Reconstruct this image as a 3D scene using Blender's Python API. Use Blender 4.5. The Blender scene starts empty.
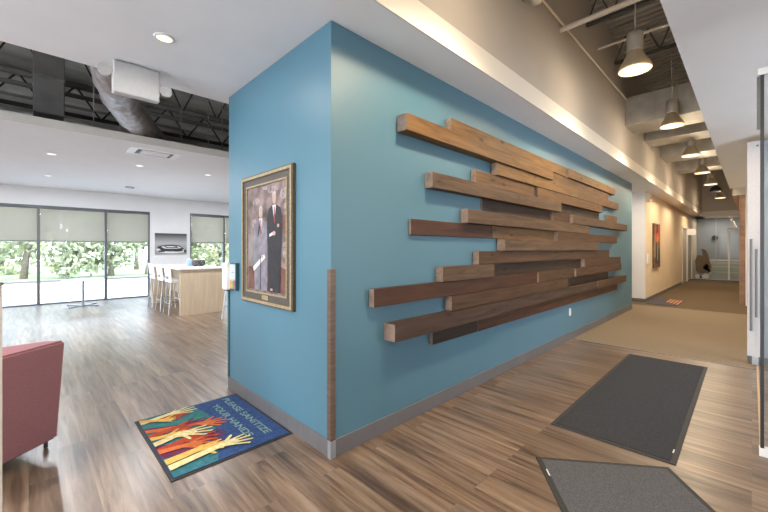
import bpy, bmesh, math, random
from mathutils import Vector, Matrix
random.seed(7)
PI = math.pi
sc = bpy.context.scene
col = sc.collection

# ------------------------------------------------------------------ helpers
class MB:
    """collects shapes into one mesh"""
    def __init__(s): s.bm = bmesh.new()
    def _mi(s, faces, mi):
        for f in faces: f.material_index = mi
    def box(s, x0, x1, y0, y1, z0, z1, mi=0, bev=0.0, rot=None, ctr=None):
        r = bmesh.ops.create_cube(s.bm, size=1)
        vs = r['verts']
        for v in vs:
            v.co = Vector(((x0+x1)/2 + v.co.x*(x1-x0), (y0+y1)/2 + v.co.y*(y1-y0), (z0+z1)/2 + v.co.z*(z1-z0)))
        if rot is not None:
            c = Vector(ctr) if ctr else Vector(((x0+x1)/2, (y0+y1)/2, (z0+z1)/2))
            for v in vs: v.co = c + rot @ (v.co - c)
        fs = set(f for v in vs for f in v.link_faces)
        s._mi(fs, mi)
        if bev > 0:
            es = list(set(e for v in vs for e in v.link_edges))
            g = bmesh.ops.bevel(s.bm, geom=es, offset=bev, segments=2, affect='EDGES', profile=0.5)
            s._mi(g['faces'], mi)
        return s
    def cyl(s, p, q, r0, r1=None, n=16, mi=0, cap=True):
        p = Vector(p); q = Vector(q); d = q-p
        if r1 is None: r1 = r0
        g = bmesh.ops.create_cone(s.bm, cap_ends=cap, segments=n, radius1=r0, radius2=r1, depth=d.length)
        m = d.to_track_quat('Z', 'Y').to_matrix()
        c = (p+q)/2
        for v in g['verts']: v.co = c + m @ v.co
        s._mi(set(f for v in g['verts'] for f in v.link_faces), mi)
        return s
    def tube(s, pts, r, n=10, mi=0, rf=None):
        pts = [Vector(p) for p in pts]; rings = []
        for i, p in enumerate(pts):
            d = (pts[min(i+1, len(pts)-1)] - pts[max(i-1, 0)]).normalized()
            m = d.to_track_quat('Z', 'Y').to_matrix()
            rr = rf(i) if rf else r
            rings.append([s.bm.verts.new(p + m @ Vector((rr*math.cos(2*PI*k/n), rr*math.sin(2*PI*k/n), 0))) for k in range(n)])
        for a, b in zip(rings, rings[1:]):
            # align ring start to avoid twist
            best = min(range(n), key=lambda o: sum((a[k].co-b[(k+o) % n].co).length for k in range(0, n, 2)))
            b[:] = b[best:] + b[:best]
            for k in range(n):
                f = s.bm.faces.new((a[k], a[(k+1) % n], b[(k+1) % n], b[k])); f.material_index = mi; f.smooth = True
        for rg in (rings[0], rings[-1]):
            try: f = s.bm.faces.new(rg); f.material_index = mi
            except ValueError: pass
        return s
    def lathe(s, prof, ctr=(0, 0, 0), n=24, mi=0):
        c = Vector(ctr); rings = []
        for r, z in prof:
            rings.append([s.bm.verts.new(c + Vector((r*math.cos(2*PI*k/n), r*math.sin(2*PI*k/n), z))) for k in range(n)])
        for a, b in zip(rings, rings[1:]):
            for k in range(n):
                f = s.bm.faces.new((a[k], a[(k+1) % n], b[(k+1) % n], b[k])); f.material_index = mi; f.smooth = True
        for rg in (rings[0], rings[-1]):
            f = s.bm.faces.new(rg); f.material_index = mi
        return s
    def poly(s, pts, mi=0):
        f = s.bm.faces.new([s.bm.verts.new(Vector(p)) for p in pts]); f.material_index = mi
        return s
    def prism(s, pts, h, mi=0):
        """extrude polygon (list of 3D points) along vector h"""
        h = Vector(h)
        a = [s.bm.verts.new(Vector(p)) for p in pts]; b = [s.bm.verts.new(Vector(p)+h) for p in pts]
        n = len(a); fs = [s.bm.faces.new(a), s.bm.faces.new(b[::-1])]
        for k in range(n): fs.append(s.bm.faces.new((a[k], a[(k+1) % n], b[(k+1) % n], b[k])))
        s._mi(fs, mi)
        return s
    def sphere(s, c, r, sc_=(1, 1, 1), mi=0, sub=3):
        g = bmesh.ops.create_icosphere(s.bm, subdivisions=sub, radius=r)
        for v in g['verts']: v.co = Vector(c) + Vector((v.co.x*sc_[0], v.co.y*sc_[1], v.co.z*sc_[2]))
        for f in set(f for v in g['verts'] for f in v.link_faces): f.material_index = mi; f.smooth = True
        return s
    def build(s, name, mats, parent=None, loc=(0, 0, 0), rz=0, smooth=False, norm=True):
        if norm: bmesh.ops.recalc_face_normals(s.bm, faces=s.bm.faces[:])
        me = bpy.data.meshes.new(name); s.bm.to_mesh(me); s.bm.free()
        for m in (mats if isinstance(mats, (list, tuple)) else [mats]): me.materials.append(m)
        if smooth:
            for p in me.polygons: p.use_smooth = True
        o = bpy.data.objects.new(name, me); col.objects.link(o)
        o.location = loc; o.rotation_euler = (0, 0, rz)
        if parent: o.parent = parent
        return o

def tag(o, label, cat, group=None, kind=None):
    o['label'] = label; o['category'] = cat
    if group: o['group'] = group
    if kind: o['kind'] = kind
    return o
def thing(name, label, cat, loc=(0, 0, 0), rz=0, group=None, kind=None):
    o = bpy.data.objects.new(name, None); col.objects.link(o)
    o.empty_display_size = .1
    o.location = loc; o.rotation_euler = (0, 0, rz)
    return tag(o, label, cat, group, kind)
def struct(o):
    o['kind'] = 'structure'; return o
def copy_tree(o, parent=None):
    c = o.copy(); col.objects.link(c); c.parent = parent
    for ch in [x for x in col.objects if x.parent == o]: copy_tree(ch, c)
    return c

# ------------------------------------------------------------------ materials
def mat(name, color, rough=.5, metal=0., noise=None, bump=0., spec=.5, emit=None, es=0):
    m = bpy.data.materials.new(name); m.use_nodes = True
    nt = m.node_tree; b = nt.nodes['Principled BSDF']
    b.inputs['Base Color'].default_value = (*color, 1)
    b.inputs['Roughness'].default_value = rough; b.inputs['Metallic'].default_value = metal
    b.inputs['Specular IOR Level'].default_value = spec
    if emit:
        b.inputs['Emission Color'].default_value = (*emit, 1); b.inputs['Emission Strength'].default_value = es
    sc_, amt = noise if noise else (30, .04)
    tc = nt.nodes.new('ShaderNodeTexCoord'); mp = nt.nodes.new('ShaderNodeMapping')
    nz = nt.nodes.new('ShaderNodeTexNoise'); nz.inputs['Detail'].default_value = 4
    s3 = sc_ if isinstance(sc_, (tuple, list)) else (sc_,)*3
    mp.inputs['Scale'].default_value = s3; nz.inputs['Scale'].default_value = 1
    nt.links.new(tc.outputs['Object'], mp.inputs['Vector']); nt.links.new(mp.outputs[0], nz.inputs['Vector'])
    rp = nt.nodes.new('ShaderNodeValToRGB')
    rp.color_ramp.elements[0].position = .3; rp.color_ramp.elements[1].position = .7
    rp.color_ramp.elements[0].color = (*[max(0, c*(1-amt)) for c in color], 1)
    rp.color_ramp.elements[1].color = (*[min(1, c*(1+amt)) for c in color], 1)
    nt.links.new(nz.outputs['Fac'], rp.inputs[0]); nt.links.new(rp.outputs[0], b.inputs['Base Color'])
    if bump:
        bp = nt.nodes.new('ShaderNodeBump'); bp.inputs['Strength'].default_value = bump; bp.inputs['Distance'].default_value = .01
        nt.links.new(nz.outputs['Fac'], bp.inputs['Height']); nt.links.new(bp.outputs[0], b.inputs['Normal'])
    return m

def wood(name, c0, c1, scale=(1.6, 14, 22), rough=.55, knots=True):
    """sawn timber with grain along local X"""
    m = bpy.data.materials.new(name); m.use_nodes = True; nt = m.node_tree; L = nt.links
    b = nt.nodes['Principled BSDF']; b.inputs['Roughness'].default_value = rough
    b.inputs['Specular IOR Level'].default_value = .3
    tc = nt.nodes.new('ShaderNodeTexCoord'); mp = nt.nodes.new('ShaderNodeMapping'); mp.inputs['Scale'].default_value = scale
    oi = nt.nodes.new('ShaderNodeObjectInfo'); ad = nt.nodes.new('ShaderNodeVectorMath'); ad.operation = 'ADD'
    ml = nt.nodes.new('ShaderNodeVectorMath'); ml.operation = 'SCALE'; ml.inputs['Scale'].default_value = 3.1
    L.new(oi.outputs['Location'], ml.inputs[0]); L.new(tc.outputs['Object'], ad.inputs[0]); L.new(ml.outputs[0], ad.inputs[1])
    L.new(ad.outputs[0], mp.inputs[0])
    nz = nt.nodes.new('ShaderNodeTexNoise'); nz.inputs['Scale'].default_value = 1; nz.inputs['Detail'].default_value = 7
    nz.inputs['Roughness'].default_value = .65; nz.inputs['Distortion'].default_value = .8
    L.new(mp.outputs[0], nz.inputs[0])
    rp = nt.nodes.new('ShaderNodeValToRGB'); rp.color_ramp.elements[0].position = .33; rp.color_ramp.elements[1].position = .68
    rp.color_ramp.elements[0].color = (*c0, 1); rp.color_ramp.elements[1].color = (*c1, 1)
    L.new(nz.outputs['Fac'], rp.inputs[0])
    out = rp.outputs[0]
    if knots:
        vo = nt.nodes.new('ShaderNodeTexVoronoi'); vo.inputs['Scale'].default_value = 1
        mp2 = nt.nodes.new('ShaderNodeMapping'); mp2.inputs['Scale'].default_value = (2.2, 6, 7); L.new(ad.outputs[0], mp2.inputs[0]); L.new(mp2.outputs[0], vo.inputs['Vector'])
        r2 = nt.nodes.new('ShaderNodeValToRGB'); r2.color_ramp.elements[0].position = .06; r2.color_ramp.elements[1].position = .16
        r2.color_ramp.elements[0].color = (.35, .3, .28, 1); r2.color_ramp.elements[1].color = (1, 1, 1, 1)
        L.new(vo.outputs['Distance'], r2.inputs[0])
        mx = nt.nodes.new('ShaderNodeMix'); mx.data_type = 'RGBA'; mx.blend_type = 'MULTIPLY'; mx.inputs[0].default_value = 1
        L.new(out, mx.inputs[6]); L.new(r2.outputs[0], mx.inputs[7]); out = mx.outputs[2]
    L.new(out, b.inputs['Base Color'])
    bp = nt.nodes.new('ShaderNodeBump'); bp.inputs['Strength'].default_value = .25; bp.inputs['Distance'].default_value = .01
    L.new(nz.outputs['Fac'], bp.inputs['Height']); L.new(bp.outputs[0], b.inputs['Normal'])
    return m

def plank_floor():
    m = bpy.data.materials.new('vinyl plank floor'); m.use_nodes = True; nt = m.node_tree; L = nt.links
    b = nt.nodes['Principled BSDF']; b.inputs['Roughness'].default_value = FLOOR_ROUGH
    b.inputs['Specular IOR Level'].default_value = .5
    tc = nt.nodes.new('ShaderNodeTexCoord'); sp = nt.nodes.new('ShaderNodeSeparateXYZ'); cb = nt.nodes.new('ShaderNodeCombineXYZ')
    L.new(tc.outputs['Object'], sp.inputs[0]); L.new(sp.outputs['Y'], cb.inputs['X']); L.new(sp.outputs['X'], cb.inputs['Y'])
    br = nt.nodes.new('ShaderNodeTexBrick'); br.inputs['Scale'].default_value = 1
    br.inputs['Brick Width'].default_value = 1.22; br.inputs['Row Height'].default_value = .152; br.inputs['Mortar Size'].default_value = .0012
    br.offset = .37; br.offset_frequency = 3
    br.inputs['Color1'].default_value = (0, 0, 0, 1); br.inputs['Color2'].default_value = (1, 1, 1, 1); br.inputs['Mortar'].default_value = (.15, .15, .15, 1)
    L.new(cb.outputs[0], br.inputs['Vector'])
    # grain: long streaks along Y
    mp = nt.nodes.new('ShaderNodeMapping'); mp.inputs['Scale'].default_value = (17, 1.1, 1); L.new(tc.outputs['Object'], mp.inputs[0])
    ad = nt.nodes.new('ShaderNodeVectorMath'); ad.operation = 'ADD'; L.new(mp.outputs[0], ad.inputs[0])
    sc3 = nt.nodes.new('ShaderNodeVectorMath'); sc3.operation = 'SCALE'; sc3.inputs['Scale'].default_value = 5; L.new(br.outputs['Color'], sc3.inputs[0]); L.new(sc3.outputs[0], ad.inputs[1])
    nz = nt.nodes.new('ShaderNodeTexNoise'); nz.inputs['Scale'].default_value = 1; nz.inputs['Detail'].default_value = 8; nz.inputs['Roughness'].default_value = .62; nz.inputs['Distortion'].default_value = .5
    L.new(ad.outputs[0], nz.inputs[0])
    rp = nt.nodes.new('ShaderNodeValToRGB'); e = rp.color_ramp.elements
    e[0].position = .34; e[0].color = (.060, .040, .030, 1); e[1].position = .64; e[1].color = (.225, .168, .126, 1)
    k = e.new(.48); k.color = (.15, .102, .070, 1)
    L.new(nz.outputs['Fac'], rp.inputs[0])
    # plank to plank tone
    r2 = nt.nodes.new('ShaderNodeValToRGB'); r2.color_ramp.elements[0].color = (.74, .73, .74, 1); r2.color_ramp.elements[1].color = (1.15, 1.12, 1.08, 1)
    L.new(br.outputs['Color'], r2.inputs[0])
    mx = nt.nodes.new('ShaderNodeMix'); mx.data_type = 'RGBA'; mx.blend_type = 'MULTIPLY'; mx.inputs[0].default_value = 1
    L.new(rp.outputs[0], mx.inputs[6]); L.new(r2.outputs[0], mx.inputs[7])
    L.new(mx.outputs[2], b.inputs['Base Color'])
    bp = nt.nodes.new('ShaderNodeBump'); bp.inputs['Strength'].default_value = .12; bp.inputs['Distance'].default_value = .004
    L.new(nz.outputs['Fac'], bp.inputs['Height']); L.new(bp.outputs[0], b.inputs['Normal'])
    return m

def glass(name, tint=(1, 1, 1), gloss=.08):
    m = bpy.data.materials.new(name); m.use_nodes = True; nt = m.node_tree; nt.nodes.clear()
    o = nt.nodes.new('ShaderNodeOutputMaterial'); mx = nt.nodes.new('ShaderNodeMixShader'); t = nt.nodes.new('ShaderNodeBsdfTransparent'); g = nt.nodes.new('ShaderNodeBsdfGlossy')
    t.inputs[0].default_value = (*tint, 1); g.inputs['Roughness'].default_value = .02; mx.inputs[0].default_value = gloss
    nt.links.new(t.outputs[0], mx.inputs[1]); nt.links.new(g.outputs[0], mx.inputs[2]); nt.links.new(mx.outputs[0], o.inputs[0])
    return m
def mesh_shade(name, color, op=.6):
    m = bpy.data.materials.new(name); m.use_nodes = True; nt = m.node_tree; nt.nodes.clear(); L = nt.links
    o = nt.nodes.new('ShaderNodeOutputMaterial'); mx = nt.nodes.new('ShaderNodeMixShader'); t = nt.nodes.new('ShaderNodeBsdfTransparent')
    d = nt.nodes.new('ShaderNodeBsdfDiffuse'); tr = nt.nodes.new('ShaderNodeBsdfTranslucent'); m2 = nt.nodes.new('ShaderNodeMixShader')
    d.inputs[0].default_value = (*color, 1); tr.inputs[0].default_value = (*color, 1); m2.inputs[0].default_value = .35; mx.inputs[0].default_value = op
    L.new(d.outputs[0], m2.inputs[1]); L.new(tr.outputs[0], m2.inputs[2]); L.new(t.outputs[0], mx.inputs[1]); L.new(m2.outputs[0], mx.inputs[2]); L.new(mx.outputs[0], o.inputs[0])
    return m
def leafmat(name, c):
    m = bpy.data.materials.new(name); m.use_nodes = True; nt = m.node_tree; nt.nodes.clear(); L = nt.links
    o = nt.nodes.new('ShaderNodeOutputMaterial'); d = nt.nodes.new('ShaderNodeBsdfDiffuse'); tr = nt.nodes.new('ShaderNodeBsdfTranslucent'); m2 = nt.nodes.new('ShaderNodeMixShader')
    tc = nt.nodes.new('ShaderNodeTexCoord'); nz = nt.nodes.new('ShaderNodeTexNoise'); nz.inputs['Scale'].default_value = 1.7
    rp = nt.nodes.new('ShaderNodeValToRGB'); rp.color_ramp.elements[0].position = .35; rp.color_ramp.elements[1].position = .65
    rp.color_ramp.elements[0].color = (*[x*.6 for x in c], 1); rp.color_ramp.elements[1].color = (*[min(1, x*1.4) for x in c], 1)
    L.new(tc.outputs['Object'], nz.inputs[0]); L.new(nz.outputs['Fac'], rp.inputs[0]); L.new(rp.outputs[0], d.inputs[0]); L.new(rp.outputs[0], tr.inputs[0])
    m2.inputs[0].default_value = .45; L.new(d.outputs[0], m2.inputs[1]); L.new(tr.outputs[0], m2.inputs[2]); L.new(m2.outputs[0], o.inputs[0])
    return m
def emis(name, c, s):
    m = bpy.data.materials.new(name); m.use_nodes = True; nt = m.node_tree; nt.nodes.clear()
    o = nt.nodes.new('ShaderNodeOutputMaterial'); e = nt.nodes.new('ShaderNodeEmission'); e.inputs[0].default_value = (*c, 1); e.inputs[1].default_value = s
    nt.links.new(e.outputs[0], o.inputs[0]); return m

FLOOR_ROUGH = .30
M = dict(
    teal=mat('teal paint', (.080, .184, .248), .45, noise=(1.2, .03)),
    ceil=mat('white ceiling paint', (.84, .83, .835), .8, noise=(3, .015)),
    fascia=mat('cream fascia paint', (.68, .64, .57), .7, noise=(3, .02)),
    greige=mat('greige paint', (.43, .39, .345), .75, noise=(1.5, .04)),
    cream=mat('cream wall paint', (.72, .61, .44), .7, noise=(2, .03)),
    white=mat('white wall paint', (.76, .76, .77), .65, noise=(2, .02)),
    carpet=mat('beige carpet', (.215, .168, .118), .95, noise=((60, 60, 60), .25), bump=.4, spec=.1),
    carpetdk=mat('brown carpet', (.12, .088, .056), .95, noise=((40, 40, 40), .3), bump=.4, spec=.1),
    basebd=mat('grey vinyl base', (.13, .125, .13), .45, noise=((3, 40, 3), .1)),
    baselt=mat('pale base edge', (.24, .25, .27), .4),
    guard=mat('brown corner guard', (.12, .08, .06), .45, noise=((8, 8, 60), .25)),
    alu=mat('aluminium', (.42, .43, .44), .35, .8, noise=(20, .04)),
    mull=mat('grey window frame', (.12, .125, .13), .45, .2),
    steel=mat('brushed steel', (.55, .55, .56), .28, 1, noise=((40, 40, 2), .06)),
    galv=mat('galvanised duct', (.36, .34, .305), .45, .3, noise=(6, .15)),
    ductdk=mat('dusty dark duct', (.17, .16, .15), .6, .2, noise=(4, .2)),
    deck=mat('grey steel deck', (.38, .355, .32), .6, .2, noise=(3, .12)),
    joist=mat('dark painted joist', (.05, .048, .045), .6, .3),
    plenum=mat('dim block wall', (.58, .55, .50), .85, noise=((1.2, 1, 5), .35)),
    pipe=mat('cream sprinkler pipe', (.62, .56, .48), .45, noise=(5, .04)),
    cable=mat('grey cable', (.45, .43, .40), .5),
    rubber=mat('black rubber', (.018, .018, .02), .7),
    matgrey=mat('charcoal mat pile', (.042, .044, .050), .95, noise=((130, 130, 130), .30), bump=.6, spec=.1),
    matlight=mat('speckled grey mat pile', (.095, .095, .103), .95, noise=((300, 300, 300), .6), bump=.6, spec=.1),
    pink=mat('dusty rose fabric', (.27, .125, .14), .85, noise=((160, 160, 160), .12), bump=.2, spec=.2),
    post=mat('pale panel laminate', (.62, .60, .57), .5),
    plastic=mat('white plastic', (.80, .79, .78), .4),
    black=mat('black plastic', (.02, .02, .022), .4),
    maple=wood('pale maple laminate', (.53, .40, .27), (.66, .53, .38), (30, 30, 1.5), .5, False),
    tabletop=mat('white laminate', (.80, .79, .77), .35),
    gold=mat('aged gold frame', (.36, .285, .17), .45, .35, noise=(60, .3), bump=.3),
    golddk=mat('brown frame edge', (.10, .07, .045), .5, noise=(30, .2)),
    liner=mat('grey brown frame liner', (.075, .065, .055), .6, noise=(40, .15)),
    glass=glass('clear glass', (.96, .98, .98), .07),
    window=glass('window glass', (.97, .985, 1), .06),
    shade=mesh_shade('woven solar shade', (.36, .325, .27), .70),
    pave=mat('pale paving', (.62, .60, .57), .9, noise=(.6, .06)),
    grass=mat('dry grass verge', (.30, .34, .16), .95, noise=(2, .2)),
    bark=mat('bark', (.22, .17, .13), .9, noise=(8, .3), bump=.5),
    leafA=leafmat('pale green leaves', (.40, .41, .25)), leafB=leafmat('mid green leaves', (.33, .35, .20)), leafC=leafmat('yellow green leaves', (.46, .45, .26)),
    lens=emis('warm lamp lens', (1, .80, .45), 2.2), lensw=emis('downlight lens', (1, .88, .55), 1.6), lensc=emis('cool downlight lens', (1, 1, 1), 1.6),
    reflector=mat('acrylic reflector', (.50, .42, .30), .3, .5),
    printW=mat('paper white print', (.72, .71, .68), .5),
)
floor_m = plank_floor()
# timber stains; honey also has the upper rows' lamp glow mixed into its colour
T = dict(
    honey=wood('honey stained lamplit timber', (0.105, 0.050, 0.015), (0.220, 0.120, 0.044)),
    oak=wood('light oak stained timber', (0.078, 0.038, 0.015), (0.177, 0.093, 0.039)),
    tan=wood('tan grey timber', (0.057, 0.032, 0.016), (0.136, 0.078, 0.043)),
    brown=wood('mid brown timber', (0.041, 0.019, 0.008), (0.100, 0.050, 0.024)),
    red=wood('red brown timber', (0.036, 0.013, 0.006), (0.088, 0.035, 0.016)),
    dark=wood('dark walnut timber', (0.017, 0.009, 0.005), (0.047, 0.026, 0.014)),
    grey=wood('grey brown weathered timber', (0.030, 0.016, 0.010), (0.084, 0.048, 0.032)),
)
endg = wood('sawn end grain', (.24, .17, .13), (.40, .30, .25), (25, 14, 14), .8, False)

# ------------------------------------------------------------------ setting
WY = 2.114; CX = 1.544; BY = 3.97; CH = 3.14; SY = 1.754; RX = .425
struct(MB().box(-6, 6.45, -3, 13.2, -.06, 0).build('floor', floor_m))
struct(MB().box(6.45, 11.7, -3, 13.2, -.06, 0).build('floor_hall', M['carpet']))
struct(MB().box(11.7, 26, -3, 13.2, -.06, 0).build('floor_corridor', M['carpetdk']))
struct(MB().box(6.435, 6.465, -.05, WY, 0, .004).build('trim_1', M['basebd']))
# teal block: the walls of a closed core
struct(MB().box(CX, CX+.12, WY+.0, BY, 0, CH).build('wall_teal_left', M['teal']))
struct(MB().box(CX+.12, 10.8, WY, WY+.12, 0, CH).build('wall_teal_right', M['teal']))
struct(MB().box(CX+.12, 10.8, BY-.12, BY, 0, CH).build('wall_core_back', M['white']))
struct(MB().box(10.68, 10.8, WY+.12, BY-.12, 0, CH).build('wall_core_end', M['white']))
# baseboards
def baseboard(name, x0, x1, y0, y1, h=.125):
    o = MB().box(x0, x1, y0, y1, 0, h, bev=.004).build(name, M['basebd']); return struct(o)
baseboard('baseboard_left', CX-.012, CX, WY-.012, BY+.01)
baseboard('baseboard_right', CX, 10.8, WY-.012, WY)
# corner guards
g = MB(); g.box(CX-.014, CX+.032, WY-.014, WY, .125, 1.357, bev=.003); g.box(CX-.014, CX, WY, WY+.032, .125, 1.357, bev=.003)
struct(g.build('trim_2', M['guard']))
g = MB(); g.box(CX-.012, CX+.03, WY-.012-.004, WY-.012, 0, .125); g.box(CX-.016, CX-.012, WY-.016, WY+.02, 0, .125)
struct(g.build('trim_3', M['baselt']))
g = MB(); g.box(CX-.012, CX, BY-.03, BY+.01, .125, 1.30, bev=.003); g.box(CX, CX+.04, BY, BY+.01, .125, 1.30)
struct(g.build('trim_4', mat('dark teal edge strip', (.035, .09, .11), .7)))
# lobby ceiling, soffit and bulkhead of the corridor slot
struct(MB().box(-6, 10.8, SY, 4.15, CH, CH+.21).build('ceiling', M['ceil']))
struct(MB().box(10.8, 26, SY, 3.2, CH, CH+.21).build('ceiling_alcove', M['ceil']))
struct(MB().box(-6, 23.9, SY-.014, SY, CH-.0, CH+.21).build('trim_5', M['fascia']))
struct(MB().box(-6, 26, SY+.0, SY+.14, CH+.21, 5.3).build('wall_bulkhead', M['greige']))
struct(MB().box(-6, 13.6, -3, RX, CH, CH+.24).build('ceiling_entry', M['ceil']))
struct(MB().box(13.6, 24, -3, RX-.05, 2.95, CH+.24).build('ceiling_corridor_side', M['greige']))
struct(MB().box(13.585, 13.6, -3, RX-.05, 2.95, CH-.001).build('trim_6', M['fascia']))
struct(MB().box(-6, 24, RX-.02, RX-.001, CH+.24, 5.3).build('wall_slot_right', M['greige']))
# far room ceiling with its raised fascia
struct(MB().box(-6, 14, 6.63, 13.2, CH, CH+.11).build('ceiling_far_room', M['ceil']))
struct(MB().box(-6, 14, 6.615, 6.63, CH, CH+.11).build('trim_7', M['fascia']))
# end of corridor
struct(MB().box(23.9, 24.05, RX-.05, SY+.4, CH, CH+.21).build('trim_8', M['fascia']))
struct(MB().box(23.9, 24.05, RX-.05, SY, 3.35, 5.3).build('wall_slot_end', M['greige']))
# corridor left wall, with alcove opening 10.8..12.4
struct(MB().box(12.4, 20.1, WY, WY+.12, 0, CH).build('wall_corridor_left', M['cream']))
struct(MB().box(23.7, 26, WY, WY+.12, 0, CH).build('wall_corridor_left_end', M['cream']))
struct(MB().box(20.1, 23.7, WY, WY+.12, 2.5, CH).build('wall_corridor_over_doors', M['cream']))
struct(MB().box(12.38, 12.4, WY-.005, 3.2, 0, CH+.0).build('wall_alcove', M['white']))
baseboard('baseboard_corridor', 12.4, 20.1, WY-.012, WY, .1)
baseboard('baseboard_alcove', 12.368, 12.38, WY-.01, 3.2, .1)
# corridor right wall beyond the glass entry
struct(MB().box(13.6, 26, .12, .24, 0, 2.95).build('wall_corridor_right', mat('brown panel wall', (.30, .18, .12), .6, noise=((3, 3, 9), .25))))
struct(MB().box(24, 26, .12, .24, 2.95, CH).build('wall_end_right', M['white']))
struct(MB().box(7.4, 13.6, -.35, -.23, 0, CH).build('wall_entry_side', M['white']))
struct(MB().box(13.5, 13.6, -.35, .12, 0, CH).build('wall_entry_return', M['white']))
struct(MB().box(26, 26.15, -3, 4, 0, CH).build('wall_end', mat('grey blue end wall', (.30, .31, .31), .7)))
# window wall
W1 = (-1.24, 2.70); W2 = (3.85, 6.1)
struct(MB().box(-6, W1[0], 13.2, 13.4, 0, 5.3).build('wall_window_left', M['white']))
struct(MB().box(W1[1], W2[0], 13.2, 13.4, 0, 5.3).build('wall_window_mid', M['white']))
struct(MB().box(W2[1], 14, 13.2, 13.4, 0, 5.3).build('wall_window_right', M['white']))
struct(MB().box(W1[0], W1[1], 13.2, 13.4, 2.66, 5.3).build('wall_window_head', M['white']))
struct(MB().box(W2[0], W2[1], 13.2, 13.4, 2.70, 5.3).build('wall_window_head', M['white']))
# outer shell (mostly out of view): upper walls, deck, plenum walls
d = MB(); xx = -6.0
while xx < 24:
    d.box(xx, xx+.09, -3, 14, 5.30, 5.315); d.box(xx+.09, xx+.15, -3, 14, 5.345, 5.36)
    d.box(xx+.088, xx+.092, -3, 14, 5.30, 5.36); d.box(xx+.148, xx+.152, -3, 14, 5.30, 5.36)
    xx += .15
struct(d.build('ceiling_deck', M['deck']))
struct(MB().box(-6, 26, -3, 14, 5.37, 5.6).build('roof', M['greige']))
struct(MB().box(-6, 14, 8.5, 8.7, CH+.12, 5.3).build('wall_plenum', M['plenum']))
struct(MB().box(-6.15, -6, -3, 13.4, CH, 5.6).build('wall_left_upper', M['white']))
struct(MB().box(-6.15, -6, 5.0, 13.4, 0, CH).build('wall_left', M['white']))
struct(MB().box(-6, 26, -3.15, -3, CH, 5.6).build('wall_front_upper', M['white']))
struct(MB().box(24.05, 26, -3, WY, CH, CH+.2).build('ceiling_end', M['ceil']))
struct(MB().box(-6, 5.0, -3.15, -3, 0, CH).build('wall_front', M['white']))  # unseen; gap between the front walls sized to set daylight on the boards
struct(MB().box(6.3, 26, -3.15, -3, 0, CH).build('wall_front_right', M['white']))
struct(MB().box(-6.15, -6, -3, 0, 0, CH).build('wall_left_front', M['white']))  # unseen; side left open beyond it for soft daylight on the left face
struct(MB().box(13.9, 14, 4.0, 13.2, 0, 5.3).build('wall_room_right', M['white']))

# windows
def window(n, x0, x1, mulls, head):
    w = struct(thing('window_%d' % n, '', 'window', (0, 13.22, 0)))
    del w['label']; del w['category']
    f = MB()
    f.box(x0, x1, 0, .09, 0, .05); f.box(x0, x1, 0, .09, head-.04, head)
    f.box(x0, x0+.05, 0, .09, .05, head-.04); f.box(x1-.05, x1, 0, .09, .05, head-.04)
    f.build('window_frame', M['mull'], w)
    xs = [x0] + mulls + [x1]
    for q in mulls: MB().box(q-.032, q+.032, -.03, .10, .05, head-.04).build('mullion', M['mull'], w)
    for a, b in zip(xs, xs[1:]):
        MB().box(a+.033, b-.033, .0, .07, .60, .665).build('transom', mat('glare pale transom', (.50, .50, .52), .4), w)  # paler than the frame: window glare put into the transom colour
        MB().box(a+.02, b-.02, .04, .048, .05, head-.04).build('pane', M['window'], w)
    return w
window(1, W1[0], W1[1], [.178, 1.601], 2.66)
window(2, W2[0], W2[1], [4.963], 2.70)
sh = [(W1[0]+.05, .145, 2.62, 'woven grey roller shade half lowered over the leftmost window bay'),
      (.211, 1.568, 2.62, 'woven grey roller shade over the middle bay of the wide window'),
      (1.634, 2.65, 2.62, 'woven grey roller shade over the window bay nearest the black and white picture'),
      (3.90, 4.93, 2.66, 'woven grey roller shade over the window right of the black and white picture'),
      (4.996, 6.05, 2.66, 'narrow visible strip of roller shade right at the teal wall edge')]
for a, b, h, lb in sh:
    t = thing('roller_shade', lb, 'window shade', ((a+b)/2, 13.16, 1.70), group='roller shades in the far room windows')
    w = (b-a)/2
    MB().box(-w, w, 0, .003, .02, h-1.70-.03).build('shade_fabric', M['shade'], t)
    MB().box(-w, w, -.008, .011, 0, .025).build('hem_bar', M['mull'], t)
    MB().cyl((-w, 0.01, h-1.70-.03), (w, .01, h-1.70-.03), .025).build('roller_tube', M['mull'], t)

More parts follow.
